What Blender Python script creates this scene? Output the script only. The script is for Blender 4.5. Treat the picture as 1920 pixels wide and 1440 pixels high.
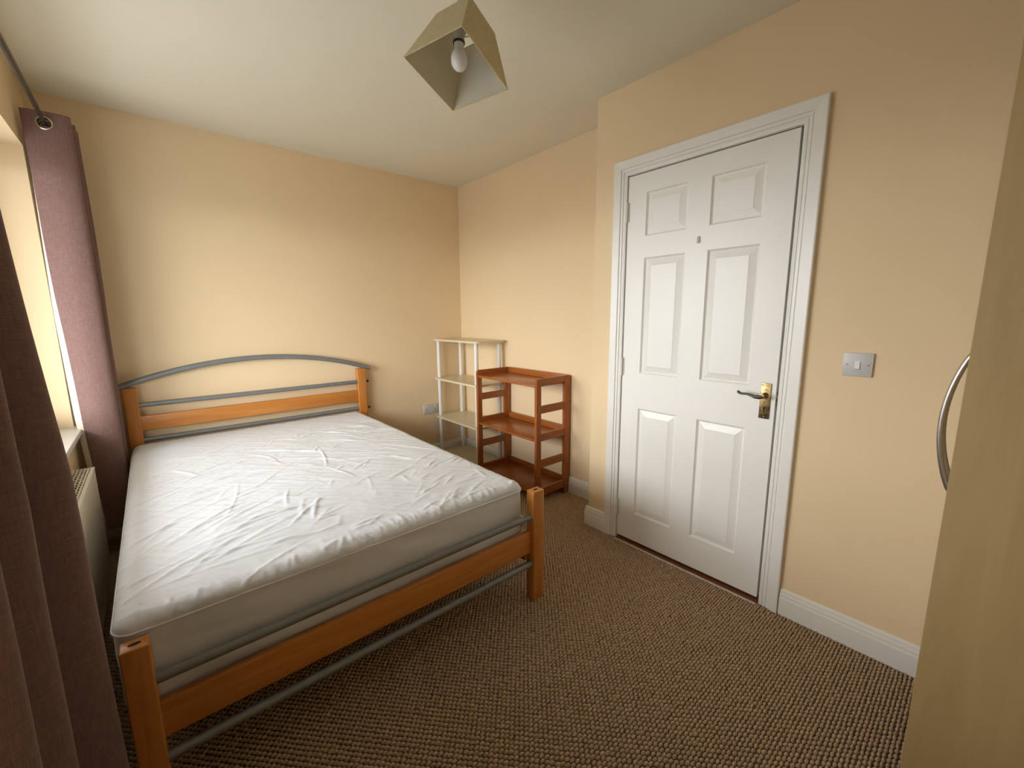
import bpy, bmesh, math, random
import numpy as np
from mathutils import Vector, Matrix

random.seed(7); np.random.seed(7)
S = bpy.context.scene
COL = S.collection
for o in list(bpy.data.objects):
    bpy.data.objects.remove(o)

# ------------------------------------------------------------------ camera
cam_d = bpy.data.cameras.new('camera')
cam_d.sensor_fit = 'HORIZONTAL'; cam_d.sensor_width = 36.0
cam_d.lens = 782.78 / 1920 * 36.0
cam_d.clip_start = 0.02
cam = bpy.data.objects.new('camera', cam_d); COL.objects.link(cam)
FW = Vector((0.64294365, 0.74883017, -0.16086277))
RT = Vector((0.757915, -0.65231245, -0.00730193))
UP = Vector((0.11040069, 0.11722558, 0.98694977))
m = Matrix((RT, UP, -FW)).transposed().to_4x4()
m.translation = Vector((-2.24065, -3.341705, 1.294489))
cam.matrix_world = m
S.camera = cam

# ------------------------------------------------------------------ light: an overcast sky seen through the one window
SKY = 13.0
GROUND = 2.4
wd = bpy.data.worlds.new('overcast_sky'); S.world = wd
wd.use_nodes = True
wn, wl = wd.node_tree.nodes, wd.node_tree.links
wn.clear()
wo = wn.new('ShaderNodeOutputWorld'); bg = wn.new('ShaderNodeBackground')
tc = wn.new('ShaderNodeTexCoord'); sx = wn.new('ShaderNodeSeparateXYZ')
rp = wn.new('ShaderNodeMapRange'); rp.inputs['From Min'].default_value = -0.06; rp.inputs['From Max'].default_value = 0.06
rp.inputs['To Min'].default_value = GROUND; rp.inputs['To Max'].default_value = SKY
wl.new(tc.outputs['Generated'], sx.inputs[0]); wl.new(sx.outputs['Z'], rp.inputs['Value'])
wl.new(rp.outputs[0], bg.inputs['Strength'])
bg.inputs['Color'].default_value = (0.98, 0.985, 1.0, 1)
wl.new(bg.outputs[0], wo.inputs[0])

vs = S.view_settings
vs.view_transform = 'Standard'; vs.look = 'None'; vs.gamma = 1.0; vs.use_curve_mapping = False
vs.exposure = 0.50

# window opening (used by the wall, the frame and the sky portal)
WX = -2.60                       # room face of the window wall
WY0, WY1 = -2.86, -0.225         # near and far jamb
WZ0, WZ1 = 0.735, 2.106          # board and head of the opening
pl = bpy.data.lights.new('window_portal', 'AREA')
pl.shape = 'RECTANGLE'; pl.size = WY1 - WY0; pl.size_y = WZ1 - WZ0
pl.cycles.is_portal = True
po = bpy.data.objects.new('window_portal', pl); COL.objects.link(po)
po.location = (WX - 0.27, (WY0 + WY1) / 2, (WZ0 + WZ1) / 2)
po.rotation_euler = (math.pi / 2, 0, -math.pi / 2)

# ------------------------------------------------------------------ materials
MATS = {}
def nodes_of(name):
    mt = bpy.data.materials.new(name); mt.use_nodes = True
    nt = mt.node_tree
    return mt, nt.nodes, nt.links, nt.nodes['Principled BSDF']

def coords(n, l, scale=(1, 1, 1), rot=(0, 0, 0), random_shift=True):
    t = n.new('ShaderNodeTexCoord'); mp = n.new('ShaderNodeMapping')
    mp.inputs['Scale'].default_value = scale; mp.inputs['Rotation'].default_value = rot
    if random_shift:
        oi = n.new('ShaderNodeObjectInfo'); vm = n.new('ShaderNodeVectorMath'); vm.operation = 'ADD'
        mu = n.new('ShaderNodeMath'); mu.operation = 'MULTIPLY'; mu.inputs[1].default_value = 7.3
        l.new(oi.outputs['Random'], mu.inputs[0])
        l.new(t.outputs['Object'], vm.inputs[0]); l.new(mu.outputs[0], vm.inputs[1])
        l.new(vm.outputs[0], mp.inputs['Vector'])
    else:
        l.new(t.outputs['Object'], mp.inputs['Vector'])
    return mp.outputs[0]

def ramp(n, l, fac, stops):
    r = n.new('ShaderNodeValToRGB')
    while len(r.color_ramp.elements) < len(stops):
        r.color_ramp.elements.new(0.5)
    for e, (p, c) in zip(r.color_ramp.elements, stops):
        e.position = p; e.color = (*c, 1)
    l.new(fac, r.inputs[0])
    return r.outputs[0]

def noise(n, l, vec, scale, detail=3, rough=0.55, dist=0.0):
    t = n.new('ShaderNodeTexNoise')
    t.inputs['Scale'].default_value = scale; t.inputs['Detail'].default_value = detail
    t.inputs['Roughness'].default_value = rough; t.inputs['Distortion'].default_value = dist
    l.new(vec, t.inputs['Vector'])
    return t.outputs['Fac']

def bump(n, l, b, h, strength, dist):
    bp = n.new('ShaderNodeBump'); bp.inputs['Strength'].default_value = strength
    bp.inputs['Distance'].default_value = dist
    l.new(h, bp.inputs['Height']); l.new(bp.outputs[0], b.inputs['Normal'])

def mix(c, k):
    return tuple(max(0, min(1, v * k)) for v in c)

def plain(name, col, rough=0.5, metal=0.0, var=0.04, nscale=8, bstr=0.0, bscale=200, bdist=0.001, spec=0.5):
    mt, n, l, b = nodes_of(name)
    v = coords(n, l)
    c = ramp(n, l, noise(n, l, v, nscale), [(0.25, mix(col, 1 - var)), (0.75, mix(col, 1 + var))])
    l.new(c, b.inputs['Base Color'])
    b.inputs['Roughness'].default_value = rough; b.inputs['Metallic'].default_value = metal
    b.inputs['Specular IOR Level'].default_value = spec
    if bstr:
        bump(n, l, b, noise(n, l, v, bscale, 2), bstr, bdist)
    MATS[name] = mt
    return mt

def wood(name, cols, axis, rough=0.4, stretch=14, scale=9, bstr=0.08, fine=0.35):
    """grain running along the axis 0/1/2 of the object"""
    mt, n, l, b = nodes_of(name)
    sc = [stretch, stretch, stretch]; sc[axis] = 1.0
    v = coords(n, l, tuple(sc))
    a = noise(n, l, v, scale * 0.22, 4, 0.6, 0.9)
    f = noise(n, l, v, scale * 1.6, 4, 0.7, 0.2)
    mx = n.new('ShaderNodeMix'); mx.data_type = 'FLOAT'; mx.inputs['Factor'].default_value = fine
    l.new(a, mx.inputs['A']); l.new(f, mx.inputs['B'])
    c = ramp(n, l, mx.outputs['Result'], [(0.30, cols[0]), (0.5, cols[1]), (0.70, cols[2])])
    l.new(c, b.inputs['Base Color']); b.inputs['Roughness'].default_value = rough
    bump(n, l, b, f, bstr, 0.0006)
    MATS[name] = mt
    return mt

plain('wall_paint', (0.83, 0.65, 0.415), 0.85, var=0.015, nscale=3, bstr=0.06, bscale=160, bdist=0.001, spec=0.25)
plain('ceiling_paint', (0.80, 0.765, 0.635), 0.9, var=0.012, nscale=3, bstr=0.05, bscale=120, spec=0.2)
plain('white_gloss', (0.85, 0.83, 0.78), 0.32, var=0.015, nscale=5, bstr=0.03, bscale=60, bdist=0.001)
plain('door_paint', (0.89, 0.875, 0.83), 0.34, var=0.015, nscale=4, bstr=0.10, bscale=90, bdist=0.0008)
plain('soffit_paint', (0.32, 0.30, 0.27), 0.8)  # dull grey for the added sky blocker, so it bounces little light
plain('upvc', (0.86, 0.86, 0.85), 0.3, var=0.01)
plain('sill_paint', (0.84, 0.83, 0.80), 0.3, var=0.015)
plain('plate_plastic', (0.56, 0.55, 0.53), 0.35, var=0.02, nscale=20)
plain('rocker_plastic', (0.68, 0.67, 0.65), 0.3, var=0.02)
plain('screw_metal', (0.20, 0.19, 0.18), 0.4, metal=0.6)
plain('dark_hole', (0.012, 0.010, 0.008), 0.8)  # near-black standing in for shade in holes and behind gaps
plain('grey_tube', (0.235, 0.25, 0.25), 0.38, metal=0.35, var=0.05, nscale=12)
plain('dark_metal', (0.10, 0.085, 0.075), 0.35, metal=0.85, var=0.1)
plain('chrome', (0.62, 0.60, 0.57), 0.22, metal=1.0, var=0.03)
plain('steel_brushed', (0.48, 0.45, 0.42), 0.3, metal=1.0, var=0.06, nscale=40)
plain('radiator_enamel', (0.74, 0.69, 0.58), 0.35, var=0.03, nscale=7)
plain('tube_white', (0.80, 0.78, 0.75), 0.35, var=0.02)
plain('shelf_cream', (0.70, 0.60, 0.42), 0.35, var=0.06, nscale=6)
plain('joint_grey', (0.36, 0.34, 0.33), 0.45)
plain('bulb_glass', (0.83, 0.80, 0.76), 0.08, var=0.01)
plain('holder_white', (0.55, 0.50, 0.43), 0.4, var=0.03)
plain('beige_cap', (0.62, 0.55, 0.45), 0.5)
plain('hinge_paint', (0.74, 0.70, 0.62), 0.35, var=0.05, nscale=30)
plain('silver_strip', (0.72, 0.66, 0.58), 0.35, var=0.05)
plain('shade_lining', (0.86, 0.84, 0.74), 0.6, var=0.03, nscale=5)
plain('subfloor', (0.10, 0.07, 0.05), 0.95)
wood('bed_wood_z', [(0.42, 0.145, 0.024), (0.55, 0.21, 0.04), (0.64, 0.28, 0.065)], 2, 0.38)
wood('bed_wood_x', [(0.42, 0.145, 0.024), (0.55, 0.21, 0.04), (0.64, 0.28, 0.065)], 0, 0.38)
wood('bed_wood_y', [(0.42, 0.145, 0.024), (0.55, 0.21, 0.04), (0.64, 0.28, 0.065)], 1, 0.38)
wood('shelf_wood_z', [(0.21, 0.055, 0.010), (0.34, 0.10, 0.020), (0.45, 0.155, 0.038)], 2, 0.3)
wood('shelf_wood_x', [(0.21, 0.055, 0.010), (0.34, 0.10, 0.020), (0.45, 0.155, 0.038)], 0, 0.3)
wood('shelf_wood_y', [(0.21, 0.055, 0.010), (0.34, 0.10, 0.020), (0.45, 0.155, 0.038)], 1, 0.28)
wood('threshold_wood', [(0.10, 0.028, 0.010), (0.17, 0.05, 0.02), (0.23, 0.075, 0.03)], 1, 0.4)
wood('maple_z', [(0.365, 0.255, 0.110), (0.405, 0.290, 0.130), (0.44, 0.322, 0.150)], 2, 0.45, stretch=7, scale=6, fine=0.25, bstr=0.02)
wood('maple_x', [(0.365, 0.255, 0.110), (0.405, 0.290, 0.130), (0.44, 0.322, 0.150)], 0, 0.45, stretch=7, scale=6, fine=0.25, bstr=0.02)

def brass():
    mt, n, l, b = nodes_of('aged_brass')
    v = coords(n, l)
    c = ramp(n, l, noise(n, l, v, 60, 4, 0.7), [(0.3, (0.13, 0.08, 0.035)), (0.5, (0.31, 0.215, 0.10)), (0.75, (0.48, 0.36, 0.19))])
    l.new(c, b.inputs['Base Color']); b.inputs['Metallic'].default_value = 0.95
    r = ramp(n, l, noise(n, l, v, 90, 3), [(0.3, (0.25,) * 3), (0.8, (0.5,) * 3)])
    l.new(r, b.inputs['Roughness'])
    MATS['aged_brass'] = mt
brass()

def woven(name, col, sx_, sz_, ln, bstr=0.5, rough=0.95):
    """cloth with slubby threads both ways"""
    mt, n, l, b = nodes_of(name)
    h = noise(n, l, coords(n, l, (sx_, sx_, ln)), 6, 3, 0.65)          # upright threads
    w = noise(n, l, coords(n, l, (ln, ln, sz_)), 6, 3, 0.65)           # cross threads
    mx = n.new('ShaderNodeMix'); mx.data_type = 'FLOAT'; mx.inputs['Factor'].default_value = 0.5
    l.new(h, mx.inputs['A']); l.new(w, mx.inputs['B'])
    c = ramp(n, l, mx.outputs['Result'], [(0.32, mix(col, 0.74)), (0.5, col), (0.68, mix(col, 1.3))])
    l.new(c, b.inputs['Base Color']); b.inputs['Roughness'].default_value = rough
    b.inputs['Specular IOR Level'].default_value = 0.1
    b.inputs['Sheen Weight'].default_value = 0.15
    bump(n, l, b, mx.outputs['Result'], bstr, 0.0012)
    MATS[name] = mt
woven('curtain_cloth', (0.205, 0.122, 0.107), 70, 75, 5)
woven('lining_cloth', (0.70, 0.65, 0.55), 120, 120, 12, 0.2)
woven('shade_cloth', (0.88, 0.77, 0.53), 90, 150, 8, 0.3)

def thin_cloth(name, k):
    mt = MATS[name]; n, l = mt.node_tree.nodes, mt.node_tree.links
    b = n['Principled BSDF']; o = n['Material Output']
    t = n.new('ShaderNodeBsdfTranslucent'); mx = n.new('ShaderNodeMixShader'); mx.inputs[0].default_value = k
    l.new(b.inputs['Base Color'].links[0].from_socket, t.inputs['Color'])
    l.new(b.outputs[0], mx.inputs[1]); l.new(t.outputs[0], mx.inputs[2]); l.new(mx.outputs[0], o.inputs['Surface'])
thin_cloth('shade_cloth', 0.5); thin_cloth('shade_lining', 0.5)

def sheet_mat():
    mt, n, l, b = nodes_of('sheet_cotton')
    v = coords(n, l, random_shift=False)
    a = noise(n, l, coords(n, l, (1, 2.6, 1), (0, 0, 0.6), False), 26, 4, 0.55, 0.15)
    f = noise(n, l, v, 420, 2)
    c = ramp(n, l, noise(n, l, v, 3), [(0.3, (0.76, 0.79, 0.845)), (0.7, (0.80, 0.83, 0.885))])
    l.new(c, b.inputs['Base Color']); b.inputs['Roughness'].default_value = 0.62
    b.inputs['Specular IOR Level'].default_value = 0.3
    b.inputs['Sheen Weight'].default_value = 0.1
    b1 = n.new('ShaderNodeBump'); b1.inputs['Strength'].default_value = 0.2; b1.inputs['Distance'].default_value = 0.006
    b2 = n.new('ShaderNodeBump'); b2.inputs['Strength'].default_value = 0.12; b2.inputs['Distance'].default_value = 0.0006
    l.new(a, b1.inputs['Height']); l.new(f, b2.inputs['Height']); l.new(b1.outputs[0], b2.inputs['Normal'])
    l.new(b2.outputs[0], b.inputs['Normal'])
    MATS['sheet_cotton'] = mt
sheet_mat()

def carpet_mat():
    mt, n, l, b = nodes_of('carpet_yarn')
    v = coords(n, l, random_shift=False)
    a = noise(n, l, v, 110, 3, 0.7)
    g = noise(n, l, v, 900, 2, 0.6)
    mx = n.new('ShaderNodeMix'); mx.data_type = 'FLOAT'; mx.inputs['Factor'].default_value = 0.4
    l.new(a, mx.inputs['A']); l.new(g, mx.inputs['B'])
    c = ramp(n, l, mx.outputs['Result'], [(0.3, (0.36, 0.245, 0.150)), (0.52, (0.52, 0.375, 0.245)), (0.74, (0.70, 0.53, 0.365))])
    l.new(c, b.inputs['Base Color']); b.inputs['Roughness'].default_value = 0.95
    b.inputs['Specular IOR Level'].default_value = 0.1
    bump(n, l, b, g, 0.5, 0.0015)
    MATS['carpet_yarn'] = mt
carpet_mat()

def glass_mat():
    mt = bpy.data.materials.new('window_glass'); mt.use_nodes = True
    n, l = mt.node_tree.nodes, mt.node_tree.links
    n.clear()
    o = n.new('ShaderNodeOutputMaterial'); mx = n.new('ShaderNodeMixShader')
    t = n.new('ShaderNodeBsdfTransparent'); g = n.new('ShaderNodeBsdfGlossy'); lw = n.new('ShaderNodeLayerWeight')
    pw5 = n.new('ShaderNodeMath'); pw5.operation = 'POWER'; pw5.inputs[1].default_value = 5.0
    f = n.new('ShaderNodeMath'); f.operation = 'MULTIPLY_ADD'; f.inputs[1].default_value = 0.5; f.inputs[2].default_value = 0.03
    l.new(lw.outputs['Facing'], pw5.inputs[0]); l.new(pw5.outputs[0], f.inputs[0])
    t.inputs[0].default_value = (0.97, 0.98, 0.975, 1); g.inputs['Roughness'].default_value = 0.02
    l.new(f.outputs[0], mx.inputs[0]); l.new(t.outputs[0], mx.inputs[1]); l.new(g.outputs[0], mx.inputs[2])
    l.new(mx.outputs[0], o.inputs[0])
    MATS['window_glass'] = mt
glass_mat()

# ------------------------------------------------------------------ geometry helpers
class MB:
    def __init__(self):
        self.bm = bmesh.new()
    def box(self, lo, hi, bev=0.0, seg=2):
        lo = Vector(lo); hi = Vector(hi)
        r = bmesh.ops.create_cube(self.bm, size=1.0)
        vsn = r['verts']
        c = (lo + hi) / 2; d = hi - lo
        for v in vsn:
            v.co = Vector((c.x + v.co.x * d.x, c.y + v.co.y * d.y, c.z + v.co.z * d.z))
        if bev:
            es = list({e for v in vsn for e in v.link_edges})
            bmesh.ops.bevel(self.bm, geom=es, offset=bev, segments=seg, affect='EDGES', profile=0.5)
        return self
    def tube(self, pts, r, n=14, caps=True):
        pts = [Vector(p) for p in pts]
        rs = r if isinstance(r, (list, tuple)) else [r] * len(pts)
        rings = []
        prev = None
        for i, p in enumerate(pts):
            t = (pts[min(i + 1, len(pts) - 1)] - pts[max(i - 1, 0)]).normalized()
            if prev is None:
                a = Vector((0, 0, 1)) if abs(t.z) < 0.9 else Vector((1, 0, 0))
                u = t.cross(a).normalized()
            else:
                u = (prev - t * prev.dot(t)).normalized()
            prev = u
            w = t.cross(u)
            rings.append([self.bm.verts.new(p + (u * math.cos(k * 2 * math.pi / n) + w * math.sin(k * 2 * math.pi / n)) * rs[i]) for k in range(n)])
        for a, b in zip(rings, rings[1:]):
            for k in range(n):
                self.bm.faces.new((a[k], a[(k + 1) % n], b[(k + 1) % n], b[k]))
        if caps:
            self.bm.faces.new(list(reversed(rings[0]))); self.bm.faces.new(rings[-1])
        return self
    def lathe(self, prof, axis_pt, axis=(0, 0, 1), n=24):
        """prof: (radius, height) along the axis from axis_pt"""
        ax = Vector(axis).normalized()
        a = Vector((1, 0, 0)) if abs(ax.x) < 0.9 else Vector((0, 1, 0))
        u = ax.cross(a).normalized(); w = ax.cross(u)
        p0 = Vector(axis_pt); rings = []
        for r, h in prof:
            if r < 1e-6:
                rings.append([self.bm.verts.new(p0 + ax * h)])
            else:
                rings.append([self.bm.verts.new(p0 + ax * h + (u * math.cos(k * 2 * math.pi / n) + w * math.sin(k * 2 * math.pi / n)) * r) for k in range(n)])
        for a, b in zip(rings, rings[1:]):
            for k in range(n):
                q = [a[k % len(a)], a[(k + 1) % len(a)], b[(k + 1) % len(b)], b[k % len(b)]]
                q = list(dict.fromkeys(q))
                if len(q) > 2:
                    self.bm.faces.new(q)
        for rg, fl in ((rings[0], True), (rings[-1], False)):
            if len(rg) > 2:
                self.bm.faces.new(list(reversed(rg)) if fl else rg)
        return self
    def torus(self, c, R, r, axis, n=28, k=10):
        ax = Vector(axis).normalized()
        a = Vector((1, 0, 0)) if abs(ax.x) < 0.9 else Vector((0, 0, 1))
        u = ax.cross(a).normalized(); w = ax.cross(u); c = Vector(c); rings = []
        for i in range(n):
            d = u * math.cos(2 * math.pi * i / n) + w * math.sin(2 * math.pi * i / n)
            rings.append([self.bm.verts.new(c + d * (R + r * math.cos(2 * math.pi * j / k)) + ax * r * math.sin(2 * math.pi * j / k)) for j in range(k)])
        for i in range(n):
            A, B = rings[i], rings[(i + 1) % n]
            for j in range(k):
                self.bm.faces.new((A[j], A[(j + 1) % k], B[(j + 1) % k], B[j]))
        return self
    def prism(self, poly, d0, d1, axis):
        """extrude a 2-D outline along axis 0/1/2; the outline is given in the other two axes in order"""
        def P(a, b, t):
            q = [a, b]; q.insert(axis, t); return Vector(q)
        A = [self.bm.verts.new(P(a, b, d0)) for a, b in poly]
        B = [self.bm.verts.new(P(a, b, d1)) for a, b in poly]
        k = len(poly)
        for i in range(k):
            self.bm.faces.new((A[i], A[(i + 1) % k], B[(i + 1) % k], B[i]))
        self.bm.faces.new(A); self.bm.faces.new(list(reversed(B)))
        return self
    def raw(self, verts, faces):
        V = [self.bm.verts.new(v) for v in verts]
        for f in faces:
            self.bm.faces.new([V[i] for i in f])
        return self
    def build(self, name, mat, parent=None, smooth=35, fix=True):
        if fix:
            bmesh.ops.recalc_face_normals(self.bm, faces=self.bm.faces)
        me = bpy.data.meshes.new(name); self.bm.to_mesh(me); self.bm.free()
        return mesh_obj(name, me, mat, parent, smooth)

def origin_shift(me):
    co = np.empty(len(me.vertices) * 3, np.float32); me.vertices.foreach_get('co', co)
    co = co.reshape(-1, 3); lo, hi = co.min(0), co.max(0)
    o = np.array([(lo[0] + hi[0]) / 2, (lo[1] + hi[1]) / 2, lo[2]], np.float32)
    me.vertices.foreach_set('co', (co - o).ravel()); me.update()
    return Vector([float(v) for v in o])

def mesh_obj(name, me, mat, parent=None, smooth=35):
    o = origin_shift(me)
    if smooth:
        me.shade_smooth(); me.set_sharp_from_angle(angle=math.radians(smooth))
    me.materials.append(MATS[mat])
    ob = bpy.data.objects.new(name, me); COL.objects.link(ob)
    ob.location = o
    if parent is not None:
        ob.parent = parent
        w = Vector(parent.location)
        p = parent.parent
        while p is not None:
            w += Vector(p.location); p = p.parent
        ob.location = o - w
    return ob

def empty(name, loc, label, cat, group=None, kind=None):
    o = bpy.data.objects.new(name, None); COL.objects.link(o)
    o.empty_display_size = 0.05; o.location = loc
    return tag(o, label, cat, group, kind)

def tag(o, label, cat, group=None, kind=None):
    o['label'] = label; o['category'] = cat
    if group: o['group'] = group
    if kind: o['kind'] = kind
    return o

def box(name, lo, hi, mat, parent=None, bev=0.0, seg=2):
    return MB().box(lo, hi, bev, seg).build(name, mat, parent)

# ------------------------------------------------------------------ the room shell
H = 2.438            # ceiling
J = 0.280            # how far the door wall stands out from the alcove wall
YJ = -1.786          # where it steps back
YN = -3.95           # wall behind the camera
T = 0.12
def struct(o, label, cat='wall'):
    return tag(o, label, cat, kind='structure')

fl = struct(box('floor', (WX - 0.35, YN - T, -0.12), (T, T, -0.004), 'subfloor'), 'brown floor covered wall to wall in looped bobble carpet', 'floor')
struct(box('ceiling', (WX - 0.35, YN - T, H), (T, T, H + 0.12), 'ceiling_paint'), 'plain off-white painted ceiling above the whole bedroom', 'ceiling')
struct(box('wall_back', (WX - 0.35, 0, -0.1), (T, T, H), 'wall_paint'), 'cream painted wall behind the headboard')
struct(box('wall_alcove', (0, YJ, -0.1), (T, 0, H), 'wall_paint'), 'cream painted alcove wall behind the two shelf units')
# door wall with its doorway
DY0, DY1, DZ = -2.7665, -1.9975, 2.000     # doorway between the linings
wr = MB()
wr.box((-J, DY1 + 0.03, -0.1), (T, YJ, H)).box((-J, YN - T, -0.1), (T, DY0 - 0.03, H)).box((-J, DY0 - 0.03, DZ + 0.03), (T, DY1 + 0.03, H))
struct(wr.build('wall_right', 'wall_paint'), 'cream painted wall around the white door')
wl_ = MB()
wl_.box((WX - 0.30, YN - T, -0.1), (WX, T, WZ0 - 0.03)).box((WX - 0.30, YN - T, WZ1), (WX, T, H))
wl_.box((WX - 0.30, WY1, WZ0 - 0.03), (WX, T, WZ1)).box((WX - 0.30, YN - T, WZ0 - 0.03), (WX, WY0, WZ1))
struct(wl_.build('wall_left', 'wall_paint'), 'cream painted wall with the window, left of the bed')
struct(box('wall_front', (WX - 0.35, YN - T, -0.1), (T, YN, H), 'wall_paint'), 'cream painted wall behind the wardrobe')
# black panel behind the doorway, painted as the darkness in the gap
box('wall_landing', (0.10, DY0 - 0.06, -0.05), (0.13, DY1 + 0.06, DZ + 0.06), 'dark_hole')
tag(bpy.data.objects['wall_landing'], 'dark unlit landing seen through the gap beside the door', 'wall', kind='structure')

# carpet: a staggered field of yarn bobbles
def carpet():
    px, py = 0.0205, 0.0113
    xs = np.arange(WX + 0.008, -0.004, px); ys = np.arange(YN + 0.008, -0.004, py)
    P = []
    for j, y in enumerate(ys):
        r = xs + (px / 2 if j % 2 else 0)
        lim = -0.006 if y > YJ else -J - 0.006
        r = r[r < lim]
        P.append(np.stack([r, np.full_like(r, y)], 1))
    P = np.concatenate(P)
    P = P[~((P[:, 0] > -1.02) & (P[:, 1] < -3.36))]                # under the wardrobe
    n = len(P)
    P = P + np.random.normal(0, 0.00055, P.shape)
    ang = np.random.uniform(-0.22, 0.22, n) - 0.25
    sz = np.random.uniform(0.93, 1.07, n); hz = np.random.uniform(0.0066, 0.0094, n)
    K = 6
    th = np.arange(K) * 2 * np.pi / K
    rings = [(1.0, 0.0), (0.93, 0.5), (0.55, 0.9)]
    V = np.zeros((n, K * 3 + 1, 3), np.float32)
    for ri, (rr, hh) in enumerate(rings):
        ex = 0.0093 * rr * np.cos(th); ey = 0.0053 * rr * np.sin(th)
        c, s = np.cos(ang)[:, None], np.sin(ang)[:, None]
        V[:, ri * K:(ri + 1) * K, 0] = P[:, :1] + sz[:, None] * (c * ex - s * ey)
        V[:, ri * K:(ri + 1) * K, 1] = P[:, 1:] + sz[:, None] * (s * ex + c * ey)
        V[:, ri * K:(ri + 1) * K, 2] = -0.004 + (hh * hz)[:, None]
    V[:, -1, :2] = P; V[:, -1, 2] = -0.004 + hz
    f = []
    for ri in range(2):
        for k in range(K):
            f.append((ri * K + k, ri * K + (k + 1) % K, (ri + 1) * K + (k + 1) % K, (ri + 1) * K + k))
    f4 = np.array(f); f3 = np.array([(2 * K + k, 2 * K + (k + 1) % K, 3 * K) for k in range(K)])
    off = (np.arange(n) * (3 * K + 1))[:, None, None]
    F4 = (f4[None] + off).reshape(-1, 4); F3 = (f3[None] + off).reshape(-1, 3)
    loops = np.concatenate([F4.ravel(), F3.ravel()]).astype(np.int32)
    tot = np.concatenate([np.full(len(F4), 4), np.full(len(F3), 3)]).astype(np.int32)
    st = np.concatenate([[0], np.cumsum(tot)[:-1]]).astype(np.int32)
    me = bpy.data.meshes.new('carpet_loops')
    me.vertices.add(V.shape[0] * V.shape[1]); me.vertices.foreach_set('co', V.ravel())
    me.loops.add(len(loops)); me.loops.foreach_set('vertex_index', loops)
    me.polygons.add(len(tot)); me.polygons.foreach_set('loop_start', st); me.polygons.foreach_set('loop_total', tot)
    me.update(calc_edges=True); me.validate()
    me.shade_smooth()
    ob = mesh_obj('carpet_loops', me, 'carpet_yarn', fl, smooth=0)
    ob['kind'] = 'stuff'; ob['label'] = 'brown bobble loop pile carpet'
carpet()

# skirting boards: one moulded profile (distance out from the wall, height)
SK = [(0, 0), (0.018, 0), (0.018, 0.078), (0.016, 0.081), (0.012, 0.083), (0.012, 0.086), (0.0155, 0.089), (0.0155, 0.096),
      (0.013, 0.099), (0.008, 0.101), (0.008, 0.104), (0.011, 0.107), (0.010, 0.112), (0.005, 0.117), (0, 0.118)]
def skirting(name, side, a, b, base, label):
    mb = MB()
    if side == '+x':      # on a wall whose face looks towards -x at x = base
        mb.prism([(base - d, z) for d, z in SK], a, b, 1)
    elif side == '-x':
        mb.prism([(base + d, z) for d, z in SK], a, b, 1)
    elif side == '+y':    # face looks towards -y at y = base
        mb.prism([(base - d, z) for d, z in SK], a, b, 0)
    elif side == '-y':    # face looks towards +y
        mb.prism([(base + d, z) for d, z in SK], a, b, 0)
    struct(mb.build(name, 'white_gloss', smooth=20), label, 'skirting board')
skirting('baseboard_back', '+y', WX, 0, 0.0, 'white moulded skirting board along the headboard wall')
skirting('baseboard_alcove', '+x', YJ, 0, 0.0, 'white moulded skirting board behind the brown shelf unit')
skirting('baseboard_return', '-y', -J + 0.001, 0, YJ, 'white skirting board on the short wall return beside the alcove')
skirting('baseboard_right', '+x', YN, -2.849, -J, 'white moulded skirting board between the door frame and wardrobe')
skirting('baseboard_door', '+x', -1.927, YJ + 0.018, -J, 'short white skirting board at the hinge side of the door')
skirting('baseboard_left', '-x', YN, 0, WX, 'white skirting board under the window behind the radiator')

# ------------------------------------------------------------------ door frame
tr = empty('trim_1', (-J, -2.38, 0), 'white moulded door frame with stepped architrave', 'door frame', kind='structure')
# architrave profile: (distance from opening edge outward, thickness)
AP = [(0.002, 0), (0.002, 0.008), (0.010, 0.011), (0.016, 0.011), (0.017, 0.0085), (0.021, 0.0085), (0.022, 0.013), (0.030, 0.014),
      (0.031, 0.0115), (0.035, 0.0115), (0.037, 0.017), (0.074, 0.021), (0.078, 0.019), (0.079, 0)]
def architrave():
    for nm, k in (('architrave', 0), ('architrave', 1), ('architrave', 2)):
        mb = MB()
        vs_, fs = [], []
        n = len(AP)
        for w, t in AP:
            x = -J - t
            if k == 0:    # hinge side
                vs_ += [(x, DY1 + w, 0.0), (x, DY1 + w, DZ + w)]
            elif k == 1:  # latch side
                vs_ += [(x, DY0 - w, 0.0), (x, DY0 - w, DZ + w)]
            else:
                vs_ += [(x, DY0 - w, DZ + w), (x, DY1 + w, DZ + w)]
        for i in range(n):
            j = (i + 1) % n
            fs.append((2 * i, 2 * i + 1, 2 * j + 1, 2 * j))
        fs.append([2 * i for i in range(n)]); fs.append([2 * i + 1 for i in reversed(range(n))])
        mb.raw(vs_, fs).build(nm, 'white_gloss', tr, smooth=20)
architrave()
box('door_lining', (-J, DY1 + 0.0005, 0), (T - 0.03, DY1 + 0.028, DZ), 'white_gloss', tr)
box('door_lining', (-J, DY0 - 0.028, 0), (T - 0.03, DY0 - 0.0005, DZ), 'white_gloss', tr)
box('door_lining', (-J, DY0 - 0.028, DZ + 0.0005), (T - 0.03, DY1 + 0.028, DZ + 0.028), 'white_gloss', tr)
box('door_stop', (-J + 0.044, DY0 - 0.0005, 0), (-J + 0.075, DY0 + 0.010, DZ), 'white_gloss', tr)
box('door_stop', (-J + 0.044, DY1 - 0.010, 0), (-J + 0.075, DY1 + 0.0005, DZ), 'white_gloss', tr)
box('strike_plate', (-J + 0.012, DY0 - 0.0005, 0.905), (-J + 0.034, DY0 + 0.0015, 0.975), 'aged_brass', tr)
th = empty('trim_2', (-J, -2.38, 0), 'dark red-brown wooden threshold with a pale edge strip under the door', 'threshold', kind='structure')
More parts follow.
